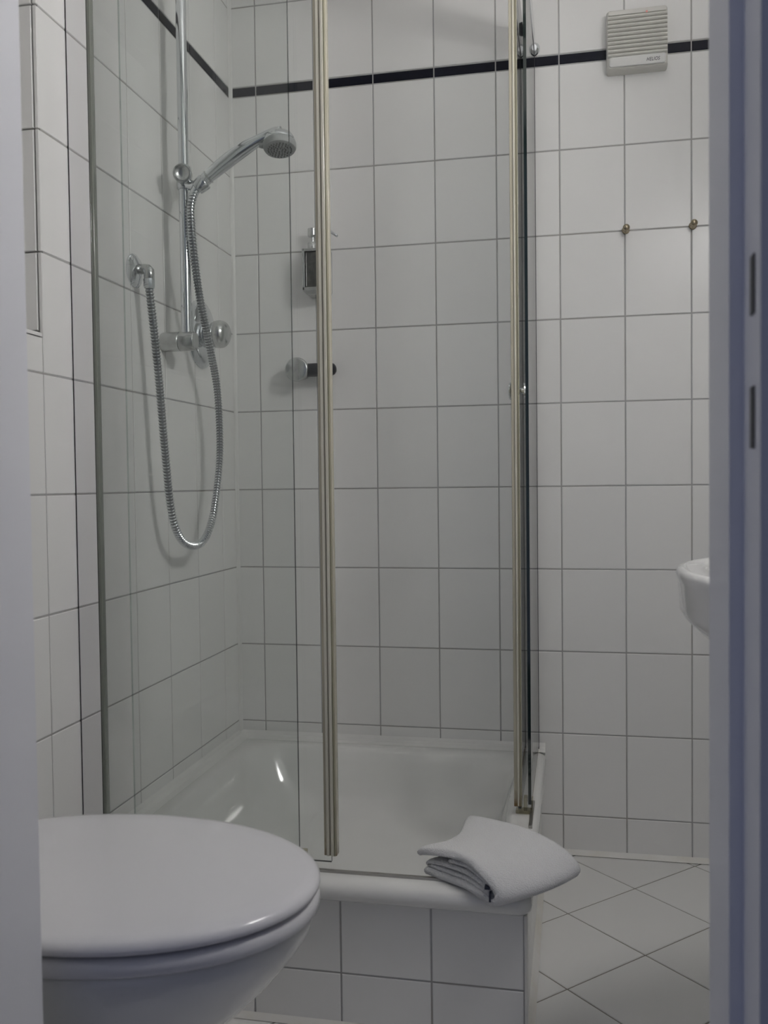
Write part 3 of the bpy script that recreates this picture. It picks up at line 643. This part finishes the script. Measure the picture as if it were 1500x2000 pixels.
def ribbon(path, th, name, parent, nv=26, seg=6, lip=0.0, vr=(0.0, 1.0)):
    P, _ = smooth_path([(a, b, 0) for a, b in path], [0]*len(path), seg)
    n = len(P); nor = []
    for i in range(n):
        t = (P[min(n-1, i+1)]-P[max(0, i-1)]).normalized(); nor.append(Vector((-t.y, t.x, 0)))
    loop = []
    for i in range(n): loop.append(P[i]+nor[i]*th/2)
    e = (P[-1]-P[-2]).normalized(); loop.append(P[-1]+e*th*0.45+nor[-1]*th*0.22); loop.append(P[-1]+e*th*0.45-nor[-1]*th*0.22)
    for i in reversed(range(n)): loop.append(P[i]-nor[i]*th/2)
    e = (P[0]-P[1]).normalized(); loop.append(P[0]+e*th*0.45-nor[0]*th*0.22); loop.append(P[0]+e*th*0.45+nor[0]*th*0.22)
    L = 0.165; rings = []
    for j in range(nv+1):
        v = vr[0]+(vr[1]-vr[0])*j/nv
        # rounded hems at the two open sides
        edge = min(j, nv-j)/nv; sh = 1.0 if edge > 0.06 else 0.80+0.20*math.sqrt(max(0, 1-(1-edge/0.06)**2))
        cx_ = sum(q.x for q in loop)/len(loop)
        ring = []
        for i, q in enumerate(loop):
            c_ = P[i] if i < n else (P[-1] if i < n+2 else (P[2*n+1-i] if i < 2*n+2 else P[0]))
            qq = c_+(q-c_)*sh
            ring.append(tmap(qq.x/L, v, qq.y))
        rings.append(ring)
    return MB().loft(rings).build(name, M['towel'], parent=parent, smooth=True)
outer = [(-0.003, 0.0325), (0.010, 0.0365), (0.035, 0.0410), (0.070, 0.0455), (0.105, 0.0450), (0.136, 0.0405), (0.155, 0.0310), (0.162, 0.0205), (0.157, 0.0115), (0.144, 0.0062), (0.110, 0.0055), (0.060, 0.0055), (0.012, 0.0055)]
ribbon(outer, 0.0120, 'outer_fold', tw_)
inner = [(0.140, 0.0215), (0.118, 0.0235), (0.080, 0.0245), (0.040, 0.0235), (0.018, 0.0190), (0.0120, 0.0175), (0.018, 0.0152), (0.040, 0.0148), (0.080, 0.0145), (0.118, 0.0142), (0.142, 0.0140)]
ribbon(inner, 0.0060, 'inner_fold', tw_, vr=(0.02, 0.985))
ribbon([(0.060, 0.0325), (0.088, 0.0340), (0.115, 0.0320), (0.138, 0.0275)], 0.0065, 'inner_fold', tw_, vr=(0.03, 0.98))
tg = MB(); q0 = tmap(0.845, 0.012, 0.026); q1 = tmap(0.885, 0.012, 0.014)
tg.box(q0.x-0.003, q0.x+0.005, q0.y-0.006, q0.y+0.02, q0.z-0.002, q0.z+0.0015).box(q1.x-0.0015, q1.x+0.0015, q1.y-0.006, q1.y+0.02, q1.z-0.006, q1.z+0.006)
tg.build('care_tag', M['towel_tag'], parent=tw_)
